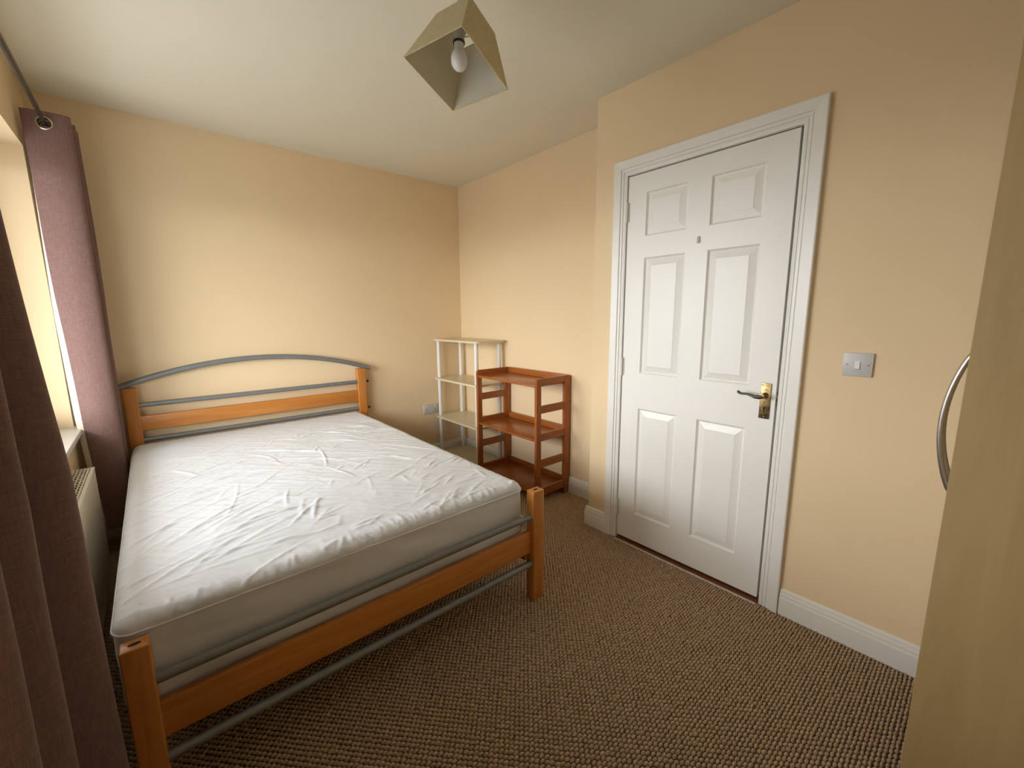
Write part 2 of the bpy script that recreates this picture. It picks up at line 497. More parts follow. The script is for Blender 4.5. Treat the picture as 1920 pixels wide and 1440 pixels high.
box('threshold_board', (-J - 0.022, DY0 + 0.002, -0.004), (-0.02, DY1 - 0.002, 0.0085), 'threshold_wood', th, 0.002)
box('edge_strip', (-J - 0.0275, DY0 + 0.004, -0.004), (-J - 0.0215, DY1 - 0.002, 0.0065), 'silver_strip', th, 0.001)

# ------------------------------------------------------------------ six-panel door
LY0, LY1, LZ0, LZ1 = -2.7575, -2.0005, 0.022, 1.9945       # leaf
LX = -J - 0.001
door = empty('door_1', (LX, -2.38, LZ0), 'white six-panel door, closed, with an aged brass lever handle', 'door', kind='structure')
PY = [(-2.3245, -2.106), (-2.6495, -2.430)]
PZ = [(0.185, 0.795), (0.986, 1.584), (1.690, 1.902)]
def leaf():
    mb = MB()
    ys = sorted({LY0, LY1, *[v for p in PY for v in p]}); zs = sorted({LZ0, LZ1, *[v for p in PZ for v in p]})
    for a, b in zip(ys, ys[1:]):
        for c, d in zip(zs, zs[1:]):
            if (a, b) in PY and (c, d) in PZ:
                continue
            mb.raw([(LX, a, c), (LX, b, c), (LX, b, d), (LX, a, d)], [(0, 1, 2, 3)])
    bmesh.ops.remove_doubles(mb.bm, verts=mb.bm.verts, dist=1e-5)
    # edges and back
    X2 = LX + 0.038
    mb.raw([(LX, LY0, LZ0), (LX, LY1, LZ0), (LX, LY1, LZ1), (LX, LY0, LZ1), (X2, LY0, LZ0), (X2, LY1, LZ0), (X2, LY1, LZ1), (X2, LY0, LZ1)],
           [(0, 1, 5, 4), (1, 2, 6, 5), (2, 3, 7, 6), (3, 0, 4, 7), (4, 5, 6, 7)])
    bmesh.ops.remove_doubles(mb.bm, verts=mb.bm.verts, dist=1e-5)
    mb.build('leaf', 'door_paint', door, smooth=20)
leaf()
PP = [(0.0, 0.0), (0.003, 0.0035), (0.0075, 0.0085), (0.011, 0.0095), (0.0145, 0.0085), (0.040, 0.0022), (0.0415, 0.0012), (0.043, 0.0012)]   # inset, depth
for (a, b) in PY:
    for (c, d) in PZ:
        vs_, fs = [], []
        for ins, dep in PP:
            vs_ += [(LX + dep, a + ins, c + ins), (LX + dep, b - ins, c + ins), (LX + dep, b - ins, d - ins), (LX + dep, a + ins, d - ins)]
        for i in range(len(PP) - 1):
            for k in range(4):
                fs.append((4 * i + k, 4 * i + (k + 1) % 4, 4 * i + 4 + (k + 1) % 4, 4 * i + 4 + k))
        q = 4 * (len(PP) - 1); fs.append((q, q + 1, q + 2, q + 3))
        MB().raw(vs_, fs).build('door_panel', 'door_paint', door, smooth=12)
# handle
hx = LX - 0.0045
hd = MB().box((hx, -2.7405, 0.851), (LX + 0.001, -2.6995, 1.005), 0.0018).build('door_handle', 'aged_brass', door)
hd['label'] = 'aged brass lever handle on a keyhole plate'
MB().lathe([(0.0125, 0), (0.0125, 0.006), (0.009, 0.010), (0.008, 0.034), (0.010, 0.038), (0.010, 0.045), (0, 0.047)], (hx, -2.720, 0.953), (-1, 0, 0), 20).build('spindle_rose', 'aged_brass', hd)
lev = [(hx - 0.040, -2.722, 0.953), (hx - 0.042, -2.710, 0.949), (hx - 0.043, -2.695, 0.948), (hx - 0.043, -2.680, 0.953), (hx - 0.043, -2.662, 0.957),
       (hx - 0.043, -2.645, 0.956), (hx - 0.043, -2.634, 0.957), (hx - 0.043, -2.627, 0.962), (hx - 0.043, -2.624, 0.966)]
MB().tube(lev, [0.009, 0.009, 0.0075, 0.006, 0.005, 0.005, 0.0055, 0.0062, 0.004], 12).build('lever', 'dark_metal', hd)
kh = MB().lathe([(0.0048, 0), (0.0048, 0.0006)], (hx, -2.719, 0.897), (-1, 0, 0), 16)
kh.box((hx - 0.0006, -2.7215, 0.880), (hx, -2.7165, 0.896))
kh.build('keyhole', 'dark_hole', hd)
for z in (0.859, 0.997):
    MB().lathe([(0.003, 0), (0.003, 0.0008), (0, 0.001)], (hx, -2.7055 if z > .9 else -2.720, z), (-1, 0, 0), 12).build('screw', 'screw_metal', hd)
box('latch_bolt', (LX + 0.012, LY0 - 0.0045, 0.930), (LX + 0.024, LY0 + 0.001, 0.955), 'aged_brass', door, 0.001)
for z in (0.147, 0.965, 1.770):
    hg = MB().tube([(LX - 0.0075, -1.9985, z), (LX - 0.0075, -1.9985, z + 0.10)], 0.0072, 12).build('hinge', 'hinge_paint', door)
    box('hinge_leaf', (LX - 0.0035, -2.0105, z + 0.002), (LX + 0.001, -2.0005, z + 0.098), 'hinge_paint', hg)
hk = MB().box((LX - 0.003, -2.392, 1.619), (LX + 0.001, -2.374, 1.650), 0.002).build('coat_hook', 'door_paint', door)
MB().tube([(LX - 0.002, -2.3865, 1.646), (LX - 0.010, -2.3865, 1.645), (LX - 0.013, -2.3865, 1.636), (LX - 0.010, -2.3865, 1.624), (LX - 0.016, -2.3865, 1.619)],
          [0.003, 0.003, 0.003, 0.003, 0.0026], 8).build('hook_arm', 'hinge_paint', hk)

# ------------------------------------------------------------------ window, sill
box('roof_overhang', (WX - 1.90, YN - 0.6, 2.20), (WX - 0.30, T + 0.6, 2.26), 'soffit_paint')  # added slab out of view that cuts off the steep sky light
tag(bpy.data.objects['roof_overhang'], 'deep roof overhang outside above the window', 'roof', kind='structure')
win = empty('window_1', (WX - 0.23, (WY0 + WY1) / 2, WZ0), 'white framed window with three panes behind the curtains', 'window', kind='structure')
fx0, fx1 = WX - 0.26, WX - 0.19
fr = MB()
fr.box((fx0, WY0, WZ0), (fx1, WY1, WZ0 + 0.06)).box((fx0, WY0, WZ1 - 0.06), (fx1, WY1, WZ1))
fr.box((fx0, WY0, WZ0 + 0.06), (fx1, WY0 + 0.06, WZ1 - 0.06)).box((fx0, WY1 - 0.06, WZ0 + 0.06), (fx1, WY1, WZ1 - 0.06))
fr.build('window_frame', 'upvc', win)
pw = (WY1 - WY0) / 3
for i in (1, 2):
    box('mullion', (fx0, WY0 + pw * i - 0.03, WZ0 + 0.06), (fx1, WY0 + pw * i + 0.03, WZ1 - 0.06), 'upvc', win, 0.004)
for i in range(3):
    a = WY0 + pw * i + (0.06 if i == 0 else 0.03); b = WY0 + pw * (i + 1) - (0.06 if i == 2 else 0.03)
    if i != 1:
        sa = MB()
        sa.box((fx0 + 0.012, a, WZ0 + 0.06), (fx1 + 0.012, b, WZ0 + 0.105)).box((fx0 + 0.012, a, WZ1 - 0.105), (fx1 + 0.012, b, WZ1 - 0.06))
        sa.box((fx0 + 0.012, a, WZ0 + 0.105), (fx1 + 0.012, a + 0.045, WZ1 - 0.105)).box((fx0 + 0.012, b - 0.045, WZ0 + 0.105), (fx1 + 0.012, b, WZ1 - 0.105))
        sh = sa.build('sash', 'upvc', win)
        hy = b - 0.022 if i == 0 else a + 0.022
        MB().box((fx1 + 0.012, hy - 0.012, 1.36), (fx1 + 0.022, hy + 0.012, 1.42), 0.002).box((fx1 + 0.02, hy - 0.008, 1.40), (fx1 + 0.034, hy + 0.008, 1.52), 0.003).build('window_handle', 'upvc', sh)
    box('pane', (fx0 + 0.03, a, WZ0 + 0.06), (fx0 + 0.036, b, WZ1 - 0.06), 'window_glass', win)
box('window_sill', (fx1, WY0 - 0.04, WZ0 - 0.027), (WX + 0.036, WY1 + 0.04, WZ0), 'sill_paint', win, 0.006, 3)

# ------------------------------------------------------------------ mattress
MX0, MX1, MY0, MY1, MZ0, MZ1 = -2.394, -1.050, -2.036, -0.080, 0.300, 0.559
def vnoise(x, y, seed):
    rng = np.random.RandomState(seed); N = 256
    g = rng.rand(N, N)
    xi = np.floor(x).astype(int); yi = np.floor(y).astype(int)
    fx = x - xi; fy = y - yi
    fx = fx * fx * fx * (fx * (fx * 6 - 15) + 10); fy = fy * fy * fy * (fy * (fy * 6 - 15) + 10)
    a = g[xi % N, yi % N]; b = g[(xi + 1) % N, yi % N]; c = g[xi % N, (yi + 1) % N]; d = g[(xi + 1) % N, (yi + 1) % N]
    return (a * (1 - fx) + b * fx) * (1 - fy) + (c * (1 - fx) + d * fx) * fy
def ridged(x, y, ang, fa, fb, seed, p=3.0, warp=0.15):
    wx = x + warp * (vnoise(x * 4 + 9, y * 4, seed + 50) - 0.5); wy = y + warp * (vnoise(x * 4, y * 4 + 7, seed + 51) - 0.5)
    u = wx * math.cos(ang) + wy * math.sin(ang); v = -wx * math.sin(ang) + wy * math.cos(ang)
    n = vnoise(u * fa + 40, v * fb + 40, seed)
    return (1 - np.abs(2 * n - 1)) ** p
def mattress():
    h = 0.0055; r = 0.034
    V = {}; verts = []; faces = []
    lo = np.array([MX0, MY0, MZ0]); hi = np.array([MX1, MY1, MZ1])
    cnt = [int(round((hi[i] - lo[i]) / h)) for i in range(3)]
    def vid(i, j, k):
        key = (i, j, k)
        if key not in V:
            V[key] = len(verts); verts.append(key)
        return V[key]
    nx, ny, nz = cnt
    for i in range(nx):
        for j in range(ny):
            faces.append((vid(i, j, nz), vid(i + 1, j, nz), vid(i + 1, j + 1, nz), vid(i, j + 1, nz)))
    for i in range(nx):
        for k in range(nz):
            faces.append((vid(i, 0, k), vid(i + 1, 0, k), vid(i + 1, 0, k + 1), vid(i, 0, k + 1)))
            faces.append((vid(i, ny, k), vid(i, ny, k + 1), vid(i + 1, ny, k + 1), vid(i + 1, ny, k)))
    for j in range(ny):
        for k in range(nz):
            faces.append((vid(0, j, k), vid(0, j, k + 1), vid(0, j + 1, k + 1), vid(0, j + 1, k)))
            faces.append((vid(nx, j, k), vid(nx, j + 1, k), vid(nx, j + 1, k + 1), vid(nx, j, k + 1)))
    idx = np.array(verts, float)
    P = lo + idx * (hi - lo) / np.array(cnt)
    rr = np.array([0.045, 0.045, r])
    c = np.clip(P, lo + rr, hi - rr)
    d = (P - c) / rr
    L = np.linalg.norm(d, axis=1, keepdims=True); L[L < 1e-9] = 1
    nrm = d / L
    Q = c + nrm * rr
    x, y, z = Q[:, 0], Q[:, 1], Q[:, 2]
    top = np.clip((z - (MZ1 - r)) / r, 0, 1)
    cx, cy = (MX0 + MX1) / 2, (MY0 + MY1) / 2
    ex = np.clip((np.abs(x - cx) / ((MX1 - MX0) / 2)), 0, 1); ey = np.clip((np.abs(y - cy) / ((MY1 - MY0) / 2)), 0, 1)
    crown = 0.012 * (1 - ex ** 3) * (1 - ey ** 4)
    left = np.clip((-1.55 - x) / 0.5, 0, 1); right = 1 - left
    foot = np.clip((-1.35 - y) / 0.45, 0, 1); mid = np.exp(-((y + 1.25) / 0.5) ** 2)
    w = 0.0030 * vnoise(x * 9 + 60, y * 9 + 60, 12) + 0.0010 * vnoise(x * 38 + 5, y * 38 + 5, 6) + 0.0010 * ridged(x, y, -0.2, 6, 30, 4, 4, 0.1)
    rs = np.random.RandomState(21)
    def crease(x0, y0, x1, y1, am, sg):
        m_ = (x > min(x0, x1) - 4 * sg) & (x < max(x0, x1) + 4 * sg) & (y > min(y0, y1) - 4 * sg) & (y < max(y0, y1) + 4 * sg)
        dx, dy = x1 - x0, y1 - y0; LL = dx * dx + dy * dy
        t = np.clip(((x[m_] - x0) * dx + (y[m_] - y0) * dy) / LL, 0, 1)
        bend = 0.03 * math.sqrt(LL) * np.sin(np.pi * t) * (1 if am > 0.002 else -1)
        nn = ((x[m_] - x0) * -dy + (y[m_] - y0) * dx) / math.sqrt(LL) - bend
        du = (((x[m_] - x0) * dx + (y[m_] - y0) * dy) / LL - t) * math.sqrt(LL)
        dd = np.hypot(nn, du)
        w[m_] += am * np.exp(-(dd / sg) ** 2) * np.sin(np.pi * np.clip(t, 0.03, 0.97)) ** 0.6
    for k in range(360):
        px_ = rs.uniform(MX0 + 0.04, MX1 - 0.03); py_ = rs.uniform(MY0 + 0.03, MY1 - 0.25)
        if px_ < -1.95:
            a_ = rs.normal(0.40, 0.22); ln = rs.uniform(0.10, 0.34)
        elif py_ < -1.45:
            a_ = rs.normal(0.35, 0.55); ln = rs.uniform(0.06, 0.20)
        elif px_ > -1.5:
            a_ = rs.normal(-0.62, 0.25); ln = rs.uniform(0.08, 0.36)
        else:
            a_ = rs.normal(-0.3, 0.7); ln = rs.uniform(0.06, 0.20)
        if py_ > -0.5 and px_ < -1.35 and rs.rand() < 0.75:
            continue
        dx_, dy_ = 0.5 * ln * math.cos(a_), 0.5 * ln * math.sin(a_)
        crease(px_ - dx_, py_ - dy_, px_ + dx_, py_ + dy_, rs.uniform(0.0010, 0.0044), rs.uniform(0.0045, 0.010))
    for k in range(90):      # pulled over the foot edge
        px_ = rs.uniform(MX0 + 0.05, MX1 - 0.03); ln = rs.uniform(0.04, 0.11)
        crease(px_, MY0 - 0.01, px_ + rs.uniform(-0.03, 0.05), MY0 + ln, rs.uniform(0.0006, 0.0018), rs.uniform(0.0035, 0.006))
    smooth_far = 0.35 + 0.65 * np.clip((-0.25 - y) / 0.45, 0, 1)
    right_far = np.clip((x + 1.35) / 0.2, 0, 1)
    w = w * np.maximum(smooth_far, right_far)
    # a few long pressed creases
    for (x0, y0, x1, y1, am, sg) in ((-1.60, -0.93, -1.66, -1.27, 0.0042, 0.0045), (-1.66, -1.28, -1.60, -1.50, 0.004, 0.0045), (-2.02, -1.22, -2.11, -1.58, 0.003, 0.004),
                                    (-2.24, -0.80, -2.14, -1.0, 0.005, 0.006), (-2.20, -1.02, -1.95, -0.93, 0.005, 0.006), (-1.30, -0.55, -1.16, -0.70, 0.004, 0.006),
                                    (-2.28, -1.20, -1.86, -1.05, 0.003, 0.007), (-2.30, -1.50, -1.90, -1.28, 0.003, 0.008), (-1.95, -1.80, -1.78, -1.62, 0.004, 0.006)):
        crease(x0, y0, x1, y1, am, sg)
    side = 1 - top
    # puckers where the sheet is pulled over the edges, long sags on the sides
    edge = np.exp(-((z - (MZ1 - 0.012)) / 0.014) ** 2)
    pk = 0.0032 * edge * (1 - np.abs(2 * vnoise((x + y) * 55, (x - y) * 3 + z * 20, 8) - 1)) ** 2
    sg_ = 0.006 * side * (vnoise((x + y) * 5 + 3, z * 26 + (x + y) * 3, 9) - 0.4)
    Q = Q + nrm * (top * w + pk + sg_)[:, None]
    Q[:, 2] += crown * top
    me = bpy.data.meshes.new('fitted_sheet')
    F = np.array(faces, np.int32)
    me.vertices.add(len(Q)); me.vertices.foreach_set('co', Q.astype(np.float32).ravel())
    me.loops.add(F.size); me.loops.foreach_set('vertex_index', F.ravel())
    me.polygons.add(len(F)); me.polygons.foreach_set('loop_start', np.arange(len(F), dtype=np.int32) * 4)
    me.polygons.foreach_set('loop_total', np.full(len(F), 4, np.int32))
    me.update(calc_edges=True); me.shade_smooth()
    mt = empty('mattress', (cx, cy, MZ0), 'double mattress in a crumpled white fitted sheet on the bed', 'mattress')
    mesh_obj('fitted_sheet', me, 'sheet_cotton', mt, smooth=0)
    # the stitched edge of the mattress, showing through the sheet
    zp = MZ1 - 0.030; pts = []
    for (qx, qy, a0) in ((MX1, MY0, -90), (MX1, MY1, 0), (MX0, MY1, 90), (MX0, MY0, 180)):
        ccx = qx - 0.045 if qx == MX1 else qx + 0.045; ccy = qy + 0.045 if qy == MY0 else qy - 0.045
        for k in range(7):
            a = math.radians(a0 + 15 * k)
            pts.append((ccx + 0.0465 * math.cos(a), ccy + 0.0465 * math.sin(a), zp))
    pts.append(pts[0])
    dense = []
    for p, q in zip(pts, pts[1:]):
        n = max(1, int((Vector(q) - Vector(p)).length / 0.05))
        for k in range(n):
            t = k / n
            dense.append((p[0] + (q[0] - p[0]) * t, p[1] + (q[1] - p[1]) * t, zp + random.uniform(-0.001, 0.001)))
    dense.append(dense[0])
    MB().tube(dense, 0.0030, 8).build('piping', 'sheet_cotton', mt)
mattress()

# ------------------------------------------------------------------ bed frame
bed = empty('double_bed', (-1.69, -1.07, 0), 'double bed frame of orange pine posts and rails with grey metal tubes', 'bed')
HY = -0.052
def post(x0, x1, y0, y1, z1, slot=False):
    mb = MB().box((x0, y0, 0), (x1, y1, z1), 0.0045, 3)
    o = mb.build('bed_post', 'bed_wood_z', bed)
    if slot:
        cx, cy = (x0 + x1) / 2, (y0 + y1) / 2
        pts = [(cx + 0.013 * math.cos(a), cy + 0.006 * math.sin(a)) for a in [k * math.pi / 8 for k in range(16)]]
        MB().prism(pts, z1 - 0.001, z1 + 0.0006, 2).build('bolt_hole', 'dark_hole', o)
    return o
post(-2.405, -2.340, -0.075, -0.029, 0.893); post(-1.040, -0.972, -0.075, -0.029, 0.893)
post(-2.381, -2.325, -2.091, -2.043, 0.520, True); post(-1.046, -0.980, -2.091, -2.043, 0.528, True)
R = 2.13
arch = []
xa0, xa1 = -2.452, -0.928; xm = (xa0 + xa1) / 2
sag = 0.140; half = (xa1 - xa0) / 2; R = (half * half + sag * sag) / (2 * sag)
for k in range(33):
    x = xa0 + (xa1 - xa0) * k / 32
    arch.append((x, HY, 0.888 + math.sqrt(R * R - (x - xm) ** 2) - (R - sag)))
MB().tube(arch, 0.0175, 18).build('headboard_arch', 'grey_tube', bed)
for z in (0.788, 0.574):
    t = MB().tube([(-2.352, HY - 0.004, z), (-1.030, HY - 0.004, z)], 0.0145, 18).build('headboard_tube', 'grey_tube', bed)
    MB().lathe([(0.0075, 0), (0.0075, 0.012), (0.0105, 0.013), (0.0105, 0.022), (0.007, 0.026), (0, 0.027)], (-0.973, HY - 0.004, z - 0.002), (1, 0, 0), 16).build('tube_end_cap', 'dark_metal', t)
box('headboard_rail', (-2.345, HY - 0.014, 0.630), (-1.035, HY + 0.010, 0.722), 'bed_wood_x', bed, 0.006, 3)
for z in (0.410, 0.183):
    t = MB().tube([(-2.338, -2.070, z), (-1.034, -2.070, z)], 0.0145, 18).build('footboard_tube', 'grey_tube', bed)
    MB().lathe([(0.010, 0), (0.010, 0.005), (0.007, 0.009), (0, 0.010)], (-0.9805, -2.062, z + 0.02), (1, 0, 0), 16).build('tube_end_cap', 'beige_cap', t)
box('footboard_rail', (-2.330, -2.075, 0.238), (-1.042, -2.052, 0.343), 'bed_wood_x', bed, 0.006, 3)
for x0 in (-2.362, -1.058):
    box('side_rail', (x0 - 0.002, -2.046, 0.190), (x0 + 0.022, -0.072, 0.292), 'bed_wood_y', bed, 0.004)
for k in range(12):
    y = -1.93 + k * 0.158
    box('slat', (-2.340, y, 0.282), (-1.060, y + 0.07, 0.298), 'bed_wood_x', bed, 0.003, 1)
box('corner_bracket', (-1.052, -2.046, 0.345), (-1.040, -1.985, 0.392), 'silver_strip', bed, 0.002)

# ------------------------------------------------------------------ cream and white tube shelf unit
wsu = empty('corner_shelf_unit', (-0.18, -0.36, 0), 'tall cream four-tier shelf unit on white tube legs in the corner', 'shelf unit')
def rounded(x0, x1, y0, y1, r, n=6):
    p = []
    for cx, cy, a0 in ((x1 - r, y0 + r, -90), (x1 - r, y1 - r, 0), (x0 + r, y1 - r, 90), (x0 + r, y0 + r, 180)):
        for k in range(n + 1):
            a = math.radians(a0 + 90 * k / n); p.append((cx + r * math.cos(a), cy + r * math.sin(a)))
    return p
WS = [0.058, 0.400, 0.750, 1.098]
for z in WS:
    MB().prism(rounded(-0.335, -0.022, -0.688, -0.022, 0.05), z - 0.016, z, 2).build('shelf_board', 'shelf_cream', wsu)
for x in (-0.295, -0.062):
    for y in (-0.640, -0.068):
        for z0, z1 in zip(WS, WS[1:]):
            MB().tube([(x, y, z0), (x, y, z1 - 0.016)], 0.0165, 16).build('tube_leg', 'tube_white', wsu)
        MB().tube([(x, y, 0), (x, y, WS[0] - 0.016)], 0.0185, 16).build('foot', 'joint_grey', wsu)
        for z in WS[1:3]:
            MB().tube([(x, y, z - 0.0175), (x, y, z + 0.0015)], 0.0175, 16).build('tube_collar', 'joint_grey', wsu)

# ------------------------------------------------------------------ brown wooden shelf unit
bsu = empty('wooden_shelf_unit', (-0.18, -1.04, 0), 'reddish brown wooden three-tier shelf unit with slatted sides', 'shelf unit')
BX0, BX1, BY0, BY1, BT = -0.345, -0.012, -1.386, -0.700, 0.022
def side_frame(y0):
    y1 = y0 + BT
    def rpost(x0, x1, corner):
        z1 = 0.880; r = 0.022
        pts = [(x0, 0), (x1, 0)]
        if corner == 'front':
            pts += [(x1, z1)] + [(x0 + r - r * math.sin(a), z1 - r + r * math.cos(a)) for a in [k * math.pi / 12 for k in range(7)]]
        else:
            pts += [(x1 - r + r * math.cos(a), z1 - r + r * math.sin(a)) for a in [k * math.pi / 12 for k in range(7)]] + [(x0, z1)]
        mb = MB(); mb.prism([(a, b) for a, b in pts], y0, y1, 1)
        mb.build('upright', 'shelf_wood_z', bsu, smooth=30)
    rpost(BX0, BX0 + 0.041, 'front'); rpost(BX1 - 0.056, BX1, 'back')
    for z0, z1 in ((0.832, 0.880), (0.640, 0.692), (0.446, 0.500), (0.256, 0.309), (0.050, 0.108)):
        box('side_slat', (BX0 + 0.041, y0 + 0.002, z0), (BX1 - 0.056, y1 - 0.002, z1), 'shelf_wood_x', bsu, 0.002, 1)
side_frame(BY0); side_frame(BY1 - BT)
for zt in (0.838, 0.461, 0.075):
    box('shelf_board', (BX0 + 0.004, BY0 + BT, zt - 0.016), (BX1 - 0.018, BY1 - BT, zt), 'shelf_wood_y', bsu, 0.003)
    box('back_rail', (BX1 - 0.018, BY0 + BT, zt - 0.014), (BX1 - 0.002, BY1 - BT, zt + 0.042), 'shelf_wood_y', bsu, 0.002)

# ------------------------------------------------------------------ radiator
rad = empty('radiator', (-2.54, -1.32, 0.1), 'cream panel radiator with an open grille top under the window', 'radiator')
RX0, RX1, RY0, RY1, RZ0, RZ1 = -2.572, -2.502, -1.93, -0.715, 0.12, 0.628
fp = MB().box((RX1 - 0.012, RY0, RZ0), (RX1, RY1, RZ1 - 0.006), 0.005)
fp.build('front_panel', 'radiator_enamel', rad)
box('back_panel', (RX0, RY0, RZ0), (RX0 + 0.010, RY1, RZ1 - 0.006), 'radiator_enamel', rad, 0.003)
for y in (RY0, RY1 - 0.004):
    box('end_panel', (RX0, y, RZ0 + 0.02), (RX1, y + 0.004, RZ1 - 0.002), 'radiator_enamel', rad, 0.0015)
g = MB()
for i in range(5):
    x = RX0 + 0.004 + i * (RX1 - RX0 - 0.020) / 4
    w = 0.0022 if 0 < i < 4 else 0.004
    g.box((x - w, RY0, RZ1 - 0.004), (x + w, RY1, RZ1))
g.box((RX1 - 0.014, RY0, RZ1 - 0.005), (RX1 + 0.001, RY1, RZ1))
n = 36
for k in range(n + 1):
    y = RY0 + k * (RY1 - RY0) / n
    g.box((RX0, y - 0.004, RZ1 - 0.0035), (RX1, y + 0.004, RZ1 - 0.0005))
g.build('top_grille', 'radiator_enamel', rad, smooth=0)
box('fin_core', (RX0 + 0.014, RY0 + 0.02, RZ0 + 0.03), (RX1 - 0.016, RY1 - 0.02, RZ1 - 0.05), 'dark_hole', rad)  # black block that paints the darkness below the grille
for y in (RY1 - 0.03, RY0 + 0.03):
    MB().tube([(-2.54, y, -0.004), (-2.54, y, RZ0 + 0.01)], 0.0075, 12).build('pipe', 'tube_white', rad)
for y in (RY1 - 0.25, RY0 + 0.25):
    box('wall_bracket', (WX + 0.001, y - 0.015, 0.2), (RX0 + 0.002, y + 0.015, 0.55), 'joint_grey', rad)

# ------------------------------------------------------------------ curtain pole and curtains
PX, PZ_ = -2.507, 2.200
pole = empty('curtain_pole', (PX, -1.4, PZ_), 'thin dark bronze curtain pole above the window', 'curtain pole')
MB().tube([(PX, -3.08, PZ_), (PX, -0.52, PZ_)], 0.0095, 16).build('pole_tube', 'dark_metal', pole)
MB().tube([(PX, -0.53, PZ_), (PX, -0.11, PZ_)], 0.0080, 16).build('pole_tube', 'dark_metal', pole)
for y, s in ((-3.08, -1), (-0.11, 1)):
    MB().lathe([(0.010, -0.004), (0.014, 0.0), (0.010, 0.006), (0.018, 0.018), (0.020, 0.028), (0.014, 0.042), (0, 0.046)], (PX, y, PZ_), (0, s, 0), 18).build('finial', 'dark_metal', pole)
for y in (-3.02, -1.45, -0.128):
    bk = MB().tube([(WX - 0.001, y, PZ_ - 0.012), (PX - 0.01, y, PZ_ - 0.012), (PX, y, PZ_ - 0.012)], 0.006, 10)
    bk.lathe([(0.020, 0), (0.020, 0.005), (0, 0.006)], (WX - 0.001, y, PZ_ - 0.012), (1, 0, 0), 18)
    bk.build('pole_bracket', 'dark_metal', pole)

def catmull(P, n):
    P = np.array(P, float); Q = np.vstack([2 * P[0] - P[1], P, 2 * P[-1] - P[-2]])
    out = []
    seg = len(P) - 1
    for s in np.linspace(0, seg - 1e-6, n):
        i = int(s); t = s - i
        a, b, c, d = Q[i], Q[i + 1], Q[i + 2], Q[i + 3]
        out.append(0.5 * ((2 * b) + (-a + c) * t + (2 * a - 5 * b + 4 * c - d) * t * t + (-a + 3 * b - 3 * c + d) * t ** 3))
    return np.array(out)
def even(P, n):
    d = np.r_[0, np.cumsum(np.hypot(*np.diff(P, axis=0).T))]
    s = np.linspace(0, d[-1], n)
    return np.stack([np.interp(s, d, P[:, 0]), np.interp(s, d, P[:, 1])], 1)

def curtain(root, stations, ztop, zbot, ns, nz, lining_side, holes):
    """stations: [(z, control points)] from top to bottom; the cloth is swept between them"""
    zs = np.linspace(ztop, zbot, nz)
    st = [(z, even(catmull(c, 400), ns)) for z, c in stations]
    grid = np.zeros((nz, ns, 3))
    for i, z in enumerate(zs):
        for (za, pa), (zb, pb) in zip(st, st[1:]):
            if za >= z >= zb or (z > za and za == st[0][0]) or (z < zb and zb == st[-1][0]):
                t = np.clip((za - z) / (za - zb), 0, 1)
                q = pa * (1 - t) + pb * t
                break
        s = np.linspace(0, 1, ns)
        wob = 0.0015 * np.sin(s * 31 + z * 3.1) * np.clip((ztop - z) / 0.5, 0, 1) + 0.0012 * np.sin(z * 7 + s * 9) * np.clip((ztop - z) / 0.5, 0, 1)
        grid[i, :, 0] = q[:, 0] + wob; grid[i, :, 1] = q[:, 1] + 0.5 * wob; grid[i, :, 2] = z
    tan = np.gradient(grid[:, :, :2], axis=1); tan /= np.linalg.norm(tan, axis=2, keepdims=True) + 1e-9
    nrm = np.stack([-tan[:, :, 1], tan[:, :, 0]], 2)
    def sheet(name, mat, off, i0, i1, j0, j1, parent):
        G = grid.copy(); G[:, :, :2] += nrm * off
        G = G[i0:i1, j0:j1]
        a, b = G.shape[:2]
        ii = np.arange(a * b).reshape(a, b)
        F = np.stack([ii[:-1, :-1], ii[:-1, 1:], ii[1:, 1:], ii[1:, :-1]], 2).reshape(-1, 4)
        flat = G.reshape(-1, 3)
        cc = flat[F].mean(1)
        if holes:
            keep = np.hypot(cc[:, 0] - PX, cc[:, 2] - PZ_) > 0.0245
            F = F[keep]
        used = np.unique(F); rm = -np.ones(len(flat), int); rm[used] = np.arange(len(used))
        me = bpy.data.meshes.new(name)
        me.from_pydata(flat[used].tolist(), [], rm[F].tolist())
        return mesh_obj(name, me, mat, parent, smooth=80)
    c = sheet('curtain_cloth', 'curtain_cloth', 0.0, 0, nz, 0, ns, root)
    lin = sheet('curtain_lining', 'lining_cloth', 0.004 * lining_side, 4, nz - 3, 0, ns, root)
    lin['label'] = 'pale lining cloth'
    # eyelets where each layer crosses the pole
    k = int(np.argmin(np.abs(zs - PZ_)))
    row = grid[k]
    for j in range(ns - 1):
        if (row[j, 0] - PX) * (row[j + 1, 0] - PX) < 0:
            y = (row[j, 1] + row[j + 1, 1]) / 2
            nn = nrm[k, j]; ax = (nn[0], nn[1], 0)
            if abs(nn[1]) < 0.3:
                continue
            MB().torus((PX, y, PZ_ - 0.006), 0.0255, 0.0048, ax).build('eyelet', 'chrome', root)
    return c

